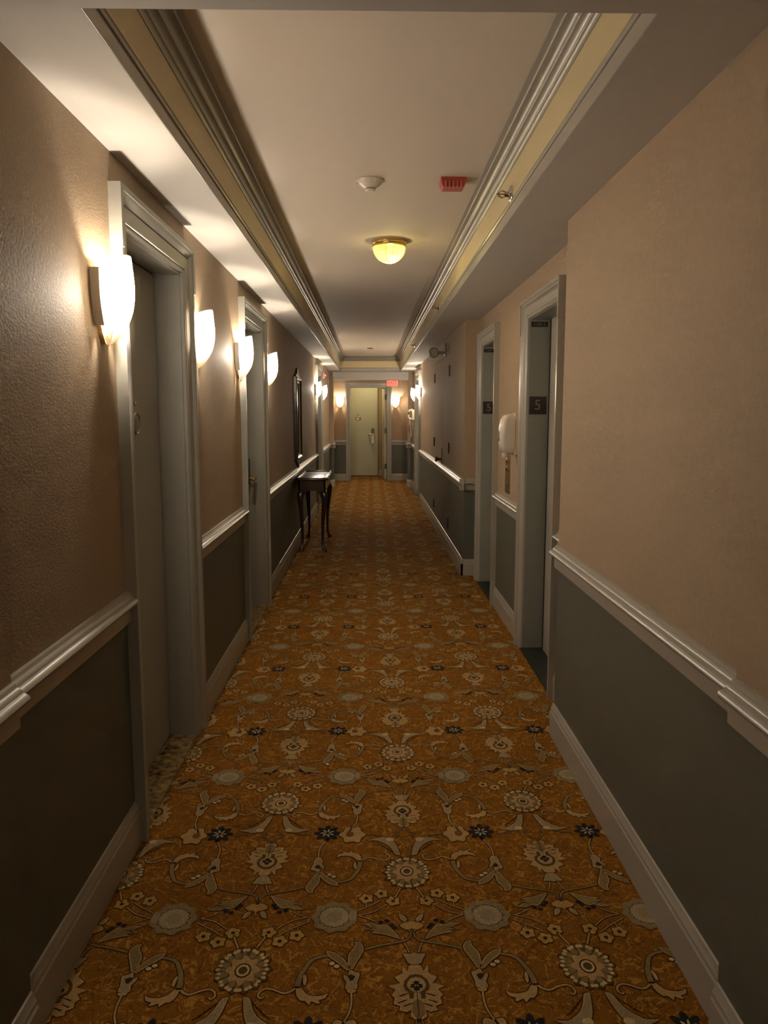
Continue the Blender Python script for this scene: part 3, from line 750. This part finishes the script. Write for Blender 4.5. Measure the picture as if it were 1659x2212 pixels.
mb = MB(); mb.lathe([(.001, -.088), (.018, -.080), (.028, -.062), (.024, -.040), (.012, -.030), (.012, -.020)], (dx + .012, dy, HC - .03), 'bulb_glow' if 'bulb_glow' in M else 'white_plastic', 16); bl = mb.build('bulb', root)
DOME_W, FILL_W = 2.6, 6.0
ld = bpy.data.lights.new('ceiling_lamp_bulb', 'POINT'); ld.energy = DOME_W; ld.color = (1.0, .80, .36); ld.shadow_soft_size = .02
lo = bpy.data.objects.new('bulb_light', ld); COL.objects.link(lo); lo.parent = root; lo.location = (.012, 0, -.124)

sx, sy = .002, 3.755
root = empty('smoke_detector', (sx, sy, HC), 'white round smoke detector on the raised ceiling', 'smoke detector')
mb = MB(); mb.lathe([(.001, 0), (.062, 0), (.064, -.004), (.060, -.010), (.048, -.022), (.034, -.032), (.026, -.038)], (sx, sy, HC), 'white_plastic', 32); mb.build('body', root)
mb = MB(); mb.lathe([(.021, -.036), (.021, -.046)], (sx, sy, HC), 'bronze', 24); mb.build('grille', root)
mb = MB(); mb.lathe([(.025, -.041), (.025, -.0425), (.023, -.0425), (.024, -.045), (.018, -.051), (.001, -.052)], (sx, sy, HC), 'white_plastic', 32); mb.build('cap', root)
mb = MB(); mb.lathe([(.001, 0), (.010, 0), (.010, -.010), (.001, -.012)], (sx - .052, sy + .005, HC - .004), 'clear_glass', 12); mb.build('indicator', root)

ax_, ay_ = .387, 3.745
root = empty('fire_alarm', (ax_, ay_, HC), 'red ribbed fire alarm box on the raised ceiling', 'fire alarm')
mb = MB(); t0, t1 = .058, .042
mb.loft([[(ax_ - a, ay_ - b, HC - z), (ax_ + a, ay_ - b, HC - z), (ax_ + a, ay_ + b, HC - z), (ax_ - a, ay_ + b, HC - z)] for a, b, z in ((.058, .05, 0), (.058, .05, .014), (.053, .044, .032), (.047, .040, .042))], 'alarm_red')
mb.build('housing', root, smooth=0)
for i in range(5):
    x = ax_ - .036 + i * .018
    mb = MB(); mb.bbox(x - .003, x + .003, ay_ - .0515, ay_ - .036, HC - .0435, HC - .016, 'alarm_red_light', .0012, 1); mb.build('rib', root)

mb = MB(); mb.lathe([(.001, 0), (.034, 0), (.034, -.003), (.030, -.005), (.001, -.006)], (.030, 5.26, HC), 'white_plastic', 24)
tag(mb.build('cover_plate'), 'small round cover plate on the ceiling beside the dome lamp', 'cover plate')
mb = MB(); mb.lathe([(.001, 0), (.052, 0), (.052, -.004), (.046, -.008), (.001, -.009)], (0, 13.05, HC), 'nickel', 24)
tag(mb.build('cover_plate'), 'flat round cover plate near the far end of the raised ceiling', 'cover plate')

def sprinkler(y, z, label):
    x = CX1 - .003
    root = empty('sprinkler_head', (x, y, z), label, 'sprinkler', 'sidewall sprinklers on the right of the tray')
    mb = MB(); mb.lathe([(.034, 0), (.034, -.003), (.026, -.010), (.012, -.013), (.010, -.030)], (x, y, z), 'chrome', 20, 'x'); mb.build('escutcheon', root)
    mb = MB()
    for sg in (-1, 1): mb.tube([(x - .026, y, z + sg * .010), (x - .040, y, z + sg * .014), (x - .052, y, z + sg * .004)], .003, 'chrome', 6)
    mb.tube([(x - .028, y, z), (x - .052, y, z)], .0025, 'alarm_red', 6); mb.build('arms', root)
    mb = MB(); mb.bbox(x - .060, x - .050, y - .015, y + .015, z + .001, z + .003, 'chrome', .0008, 1); mb.lathe([(.012, -.054), (.012, -.056)], (x, y, z), 'chrome', 12, 'x'); mb.build('deflector', root)
sprinkler(3.27, HS + .088, 'chrome sprinkler head nearest the viewer on the cream band')
sprinkler(6.62, HS + .086, 'second chrome sprinkler head along the cream band')
sprinkler(10.1, HS + .075, 'farthest chrome sprinkler head along the cream band')

# ------------------------------------------------------------------ console table
ty0, ty1, tx0, tx1, tz = 7.98, 9.03, -.772, -.448, .782
root = empty('console_table', (-.6, 8.5, 0), 'dark wooden console table on curved legs against the left wall', 'table')
mb = MB()
mb.bbox(tx0, tx1, ty0, ty1, tz - .024, tz - .008, 'wood', .006, 3)
mb.bbox(tx0 + .004, tx1 - .004, ty0 + .004, ty0 + .022, tz - .012, tz + .004, 'wood', .005, 3); mb.bbox(tx0 + .004, tx1 - .004, ty1 - .022, ty1 - .004, tz - .012, tz + .004, 'wood', .005, 3)
mb.bbox(tx1 - .022, tx1 - .004, ty0 + .004, ty1 - .004, tz - .012, tz + .004, 'wood', .005, 3); mb.bbox(tx0 + .004, tx0 + .022, ty0 + .004, ty1 - .004, tz - .012, tz + .004, 'wood', .005, 3)
for y in (ty0 + .012, ty1 - .012): mb.lathe([(.001, -.022), (.020, -.022), (.024, -.014), (.022, -.004), (.014, .006), (.001, .007)], (tx1 - .014, y, tz), 'wood', 16)
mb.build('top', root, smooth=50)
mb = MB(); ax0, ax1, ay0, ay1 = tx0 + .02, tx1 - .022, ty0 + .03, ty1 - .03
def apron(pts, axis, q, t=.018):
    """shaped board: pts along its length with a lower edge height"""
    r = []
    for d in (q, q + t):
        lo_ = [((a, d, z) if axis == 'x' else (d, a, z)) for a, z in pts]
        hi = [((a, d, tz - .02) if axis == 'x' else (d, a, tz - .02)) for a, z in pts[::-1]]
        r.append(lo_ + hi)
    mb.loft(r, 'wood')
low = lambda a, b: [(a + (b - a) * f, z) for f, z in ((0, .642), (.25, .645), (.5, .647), (.75, .645), (1, .642))]
apron(low(ax0, ax1), 'x', ay0); apron(low(ax0, ax1), 'x', ay1 - .018); apron(low(ay0, ay1), 'y', ax1 - .018); apron(low(ay0, ay1), 'y', ax0)
mb.build('apron', root, smooth=0)
for sx_, sy_ in ((1, -1), (1, 1), (-1, -1), (-1, 1)):
    bx = (ax1 - .027) if sx_ > 0 else (ax0 + .027); by = (ay0 + .027) if sy_ < 0 else (ay1 - .027)
    u = Vector((sx_, sy_)).normalized()
    path = [(.0, .765, .0125), (.0, .655, .0125), (.006, .637, .0255), (.016, .605, .0285), (.018, .575, .0275), (.014, .52, .024), (.004, .42, .0195), (-.006, .30, .0155), (-.010, .18, .0125), (-.008, .09, .0115), (-.001, .05, .0125), (.010, .026, .017), (.016, .014, .022), (.016, .004, .021)]
    mb = MB(); rings = []
    sc2 = .6 if sx_ < 0 else 1.0
    for o, z, r in path:
        cx, cy = bx + u.x * o * 1.3 * sc2, by + u.y * o * 1.3; n = 14
        sq = 1 if z > .64 else 0
        ring = []
        for k in range(n):
            a = 2 * PI * k / n + PI / n; f = (1 / max(abs(math.cos(a)), abs(math.sin(a)))) ** (.8 if sq else .12)
            ring.append((cx + r * 1.15 * f * math.cos(a), cy + r * 1.15 * f * math.sin(a), z))
        rings.append(ring)
    mb.loft(rings, 'wood'); lg = mb.build('leg', root, smooth=60)
    mb = MB()   # knee bracket
    sxx, syy = -sx_, -sy_
    for q in ((sxx, 0), (0, syy)):
        L_ = .075
        pts = [(0, .655), (L_, .648), (L_ - .005, .640), (.055, .630), (.036, .606), (.026, .575), (0, .57)]
        r = []
        for d in (-.009, .009):
            r.append([(bx + q[0] * a + (d if q[0] == 0 else 0), by + q[1] * a + (d if q[1] == 0 else 0), z) for a, z in pts])
        mb.loft(r, 'wood')
    mb.build('bracket', lg, smooth=0)

# ------------------------------------------------------------------ mirror above it
my0, my1, mz0, mz1 = 8.16, 8.70, .955, 1.835
root = empty('mirror', (XL, (my0 + my1) / 2, 1.4), 'tall dark framed mirror on the left wall above the table', 'mirror')
def outline(i):
    a, b, c_, d = my0 + i, my1 - i, mz0 + i, mz1 - i
    return [(a, c_), (b, c_), (b, d), (a, d)]
mb = MB()
rings = [[(XL + p, y, z) for y, z in outline(i)] for i, p in ((0, .0), (0, .026), (.006, .034), (.022, .036), (.040, .026), (.052, .016))]
mb.loft(rings, 'wood', caps=False); 
ym_ = (my0 + my1) / 2
for sgn, zb in ((1, mz1), (-1, mz0)):
    h = .105 if sgn > 0 else .10
    cr = [(-.20, 0), (-.21, .02), (-.15, .035), (-.12, .025), (-.07, .06), (-.03, .085), (0, 1.0)]
    pts = [(-.20, 0.0), (-.235, .18), (-.17, .32), (-.13, .22), (-.08, .55), (-.045, .85), (0, 1.0), (.045, .85), (.08, .55), (.13, .22), (.17, .32), (.235, .18), (.20, 0.0)]
    mb.loft([[(XL + x, ym_ + a, zb - sgn * .004 + sgn * b * h) for a, b in pts] for x in (.004, .020)], 'wood')
mb.build('frame', root, smooth=30)
mb = MB(); mb.loft([[(XL + p, y, z) for y, z in outline(i)] for i, p in ((.050, .012), (.050, .019), (.058, .019), (.058, .012))], 'gilt', caps=False); mb.build('slip', root, smooth=0, label='thin bright gilt inner edge')
mb = MB(); mb.add([(XL + .013, y, z) for y, z in outline(.054)], [(0, 1, 2, 3)], 'mirror_glass'); mb.build('glass', root, smooth=0)

# ------------------------------------------------------------------ dispenser and call plate between the lifts
hy, x0 = 4.925, XA
root = empty('hand_sanitizer_dispenser', (x0, hy, 1.3), 'white rounded dispenser on the wall between the two lifts', 'dispenser')
mb = MB(); rings = []
for z, d, w_ in ((1.195, .070, .046), (1.205, .098, .056), (1.24, .116, .062), (1.30, .122, .063), (1.36, .119, .063), (1.41, .108, .060), (1.435, .094, .056), (1.448, .070, .048)):
    n = 6; r = [(x0 - .03, hy - w_, z)]
    for k in range(n + 1):
        a = PI / 2 * k / n; q = .032
        r.append((x0 - d + q - q * math.sin(a), hy - w_ + q - q * math.cos(a), z))
    for k in range(n + 1):
        a = PI / 2 * k / n
        r.append((x0 - d + q - q * math.cos(a), hy + w_ - q + q * math.sin(a), z))
    r.append((x0 - .03, hy + w_, z)); rings.append(r)
mb.loft(rings, 'white_plastic'); mb.build('cover', root, smooth=50)
mb = MB(); mb.bbox(x0 - .034, x0, hy - .058, hy + .058, 1.185, 1.452, 'cream_plastic', .006, 2); mb.build('back_plate', root)
mb = MB(); mb.loft([[(x0 - .1225 - e_, hy + a, z) for a, z in ((-.008, 1.275), (.008, 1.275), (.011, 1.29), (.006, 1.322), (0, 1.338), (-.006, 1.322), (-.011, 1.29))] for e_ in (-.004, .0012)], 'smoked_plastic'); mb.build('window', root, label='small dark level window')
mb = MB(); mb.bbox(x0 - .098, x0 - .066, hy - .015, hy + .015, 1.168, 1.20, 'white_plastic', .004, 2); mb.build('nozzle', root)
cy0, cy1 = 5.17, 5.335
root = empty('lift_call_panel', (XA, 5.25, 1.08), 'tall brass call button plate below the white dispenser', 'call panel')
mb = MB(); mb.bbox(XA - .005, XA, cy0, cy1, .905, 1.27, 'dull_brass', .0015, 1); mb.build('plate', root)
for z in (1.13, 1.075):
    mb = MB(); mb.lathe([(.020, 0), (.020, -.006), (.015, -.009), (.001, -.010)], (XA - .005, (cy0 + cy1) / 2, z), 'brass', 16, 'x'); mb.build('button', root)
for z in (.975, 1.225):
    mb = MB(); mb.lathe([(.007, 0), (.006, -.003), (.001, -.004)], (XA - .005, (cy0 + cy1) / 2, z), 'chrome', 10, 'x'); mb.build('screw', root)

# ------------------------------------------------------------------ emergency lamp head over the closet
ey, ez = 8.58, 2.11
root = empty('emergency_light', (XR, ey, ez), 'round emergency lamp head on a short arm above the concealed closet', 'emergency light')
mb = MB(); mb.bbox(XR - .012, XR, ey - .05, ey + .05, ez - .03, ez + .10, 'hinge_grey', .004, 2); mb.build('mount', root)
mb = MB(); mb.tube([(XR - .01, ey, ez), (XR - .085, ey, ez)], [.014, .012], 'grey_metal', 10); mb.lathe([(.018, -.055), (.018, -.075)], (XR, ey, ez), 'grey_metal', 12, 'x'); mb.build('arm', root)
cx = XR - .135
mb = MB(); mb.lathe([(.001, .030), (.025, .028), (.045, .012), (.054, -.008), (.056, -.016), (.050, -.018)], (cx, ey, ez), 'grey_metal', 28, 'y', caps=False); mb.build('housing', root)
mb = MB(); mb.lathe([(.050, -.016), (.046, -.024), (.030, -.032), (.001, -.035)], (cx, ey, ez), 'clear_glass', 28, 'y', caps=False); mb.build('lens', root)
mb = MB(); mb.lathe([(.049, -.012), (.030, .004), (.010, .018), (.001, .020)], (cx, ey, ez), 'white_plastic', 28, 'y', caps=False); mb.lathe([(.009, -.016), (.009, .010)], (cx, ey, ez), 'white_plastic', 10, 'y'); mb.build('reflector', root)

# ------------------------------------------------------------------ wall telephone
py, pz = 14.55, 1.43
root = empty('wall_telephone', (XR, py, pz), 'cream wall telephone with a hanging cord before the far right pier', 'telephone')
mb = MB(); mb.bbox(XR - .045, XR, py - .05, py + .05, pz - .105, pz + .09, 'cream_plastic', .008, 2); mb.bbox(XR - .062, XR - .03, py - .03, py + .03, pz + .055, pz + .105, 'cream_plastic', .008, 2); mb.build('base', root)
mb = MB()
mb.tube([(XR - .05, py, pz + .078), (XR - .085, py, pz + .080), (XR - .104, py, pz + .060), (XR - .110, py, pz), (XR - .104, py, pz - .060), (XR - .085, py, pz - .082), (XR - .052, py, pz - .080)], [.020, .019, .015, .013, .015, .019, .020], 'cream_plastic', 12); mb.build('handset', root, smooth=60)
mb = MB(); pts = []
for i in range(120):
    t = i / 119; zz = pz - .085 - .36 * t * (2 - t) if False else None
    if t < .5: q = t * 2; px_, pz_ = XR - .085 + .022 * q, pz - .09 - .34 * q
    else: q = t * 2 - 1; px_, pz_ = XR - .063 + .045 * q, pz - .43 + .32 * q
    a = i * 1.1; pts.append((px_ + .0035 * math.cos(a), py + .0035 * math.sin(a), pz_))
mb.tube(pts, .0032, 'cream_plastic', 5); mb.build('cord', root, label='thin looped cord')

# ------------------------------------------------------------------ exit sign, alarm on the left wall
ex0, ex1, ez0, ez1, eyy = .312, .560, 1.968, 2.100, YE + .06
root = empty('exit_sign', ((ex0 + ex1) / 2, eyy, 2.03), 'glowing red exit sign hanging under the far beam', 'exit sign')
mb = MB(); mb.bbox(ex0, ex1, eyy, eyy + .03, ez0, ez1, 'sign_frame', .004, 2); mb.build('frame', root)
mb = MB(); mb.bbox(ex0 + .009, ex1 - .009, eyy - .003, eyy + .002, ez0 + .009, ez1 - .006, 'sign_face', .001, 1); fc = mb.build('face', root)
vs, fs = text_mesh('EXIT', .098, 'sign_letter', .001)
wx = max(v.x for v in vs) - min(v.x for v in vs); k_ = .185 / wx
mb = MB(); mb.add([((ex0 + ex1) / 2 - .006 + v.x * k_, eyy - .0040 - v.z, ez0 + .078 + v.y) for v in vs], fs, 'sign_letter')
mb.box(ex0 + .03, ex1 - .05, eyy - .0045, eyy - .003, ez0 + .028, ez0 + .033, 'sign_letter')
mb.build('lettering', fc, smooth=0, label='red letters EXIT')

fy, fz = 13.15, 2.085
root = empty('fire_alarm', (XL, fy, fz), 'small red and white alarm on the far left wall, past the last lamp', 'fire alarm')
mb = MB(); mb.bbox(XL - .004, XL + .035, fy - .05, fy + .05, fz - .05, fz + .05, 'alarm_red_light', .004, 2); mb.build('housing', root)
mb = MB(); mb.bbox(XL + .035, XL + .055, fy - .03, fy + .03, fz - .015, fz + .015, 'white_plastic', .004, 2); mb.build('lens', root)

# ------------------------------------------------------------------ scraps on the carpet
for (x, y, lab) in ((-.223, 6.29, 'tiny white paper scrap on the carpet level with the farther lift'), (-.18, 3.037, 'tiny white paper scrap on the carpet beside the nearest left door')):
    mb = MB(); mb.loft([[(x - .006, y - .003, .003 + h), (x + .007, y - .004, .004 + h), (x + .005, y + .004, .003 + h), (x - .005, y + .005, .005 + h)] for h in (-.001, .001)], 'paper')
    tag(mb.build('paper_scrap', smooth=0), lab, 'paper scrap')

# lamp of the short hall beyond the end door
root = empty('hall_lamp', (-.1, 17.35, 2.4), 'round lamp on the ceiling of the hall beyond the end doorway', 'ceiling lamp')
mb = MB(); mb.lathe([(.11, 0), (.11, -.02), (.09, -.05), (.001, -.07)], (-.1, 17.35, 2.4), 'opal_glass', 24, caps=False); mb.build('glass', root, fix=False)
ld = bpy.data.lights.new('hall_lamp_bulb', 'POINT'); ld.energy = HALL_W = 9.0; ld.color = (1.0, .84, .50); ld.shadow_soft_size = .03
lo = bpy.data.objects.new('bulb', ld); COL.objects.link(lo); lo.parent = root; lo.location = (0, 0, -.04)

# unseen dome lamp added behind the viewer to brighten the near end
root = empty('ceiling_lamp', (0, -.75, 2.228), 'unseen dome lamp added behind the viewer as fill light', 'ceiling lamp')
mb = MB(); mb.lathe([(.112, 0), (.112, -.03), (.10, -.036)], (0, -.75, 2.228), 'brass', 24); mb.build('base', root)
mb = MB(); mb.lathe([(R0 * math.cos(t), 2.19 - .098 * math.sin(t)) for t in (PI / 2 * i / 10 for i in range(10))] + [(.004, 2.092)], (0, -.75, 0), 'opal_glass', 24, caps=False); mb.build('glass_dome', root, fix=False)
ld = bpy.data.lights.new('fill_lamp_bulb', 'POINT'); ld.energy = FILL_W; ld.color = (1.0, .84, .62); ld.shadow_soft_size = .03
lo = bpy.data.objects.new('bulb_light', ld); COL.objects.link(lo); lo.parent = root; lo.location = (0, 0, -.07)

# ------------------------------------------------------------------ camera
cd_ = bpy.data.cameras.new('camera'); cam = bpy.data.objects.new('camera', cd_); COL.objects.link(cam)
cd_.sensor_fit = 'HORIZONTAL'; cd_.sensor_width = 36.0; cd_.lens = 36.0 * 1660 / 1659
cd_.clip_start = .02; cd_.clip_end = 100
cam.location = (0, 0, 1.45)
cam.rotation_euler = (math.radians(90 - 7.3107), 0, math.radians(-1.0181))
scene.camera = cam
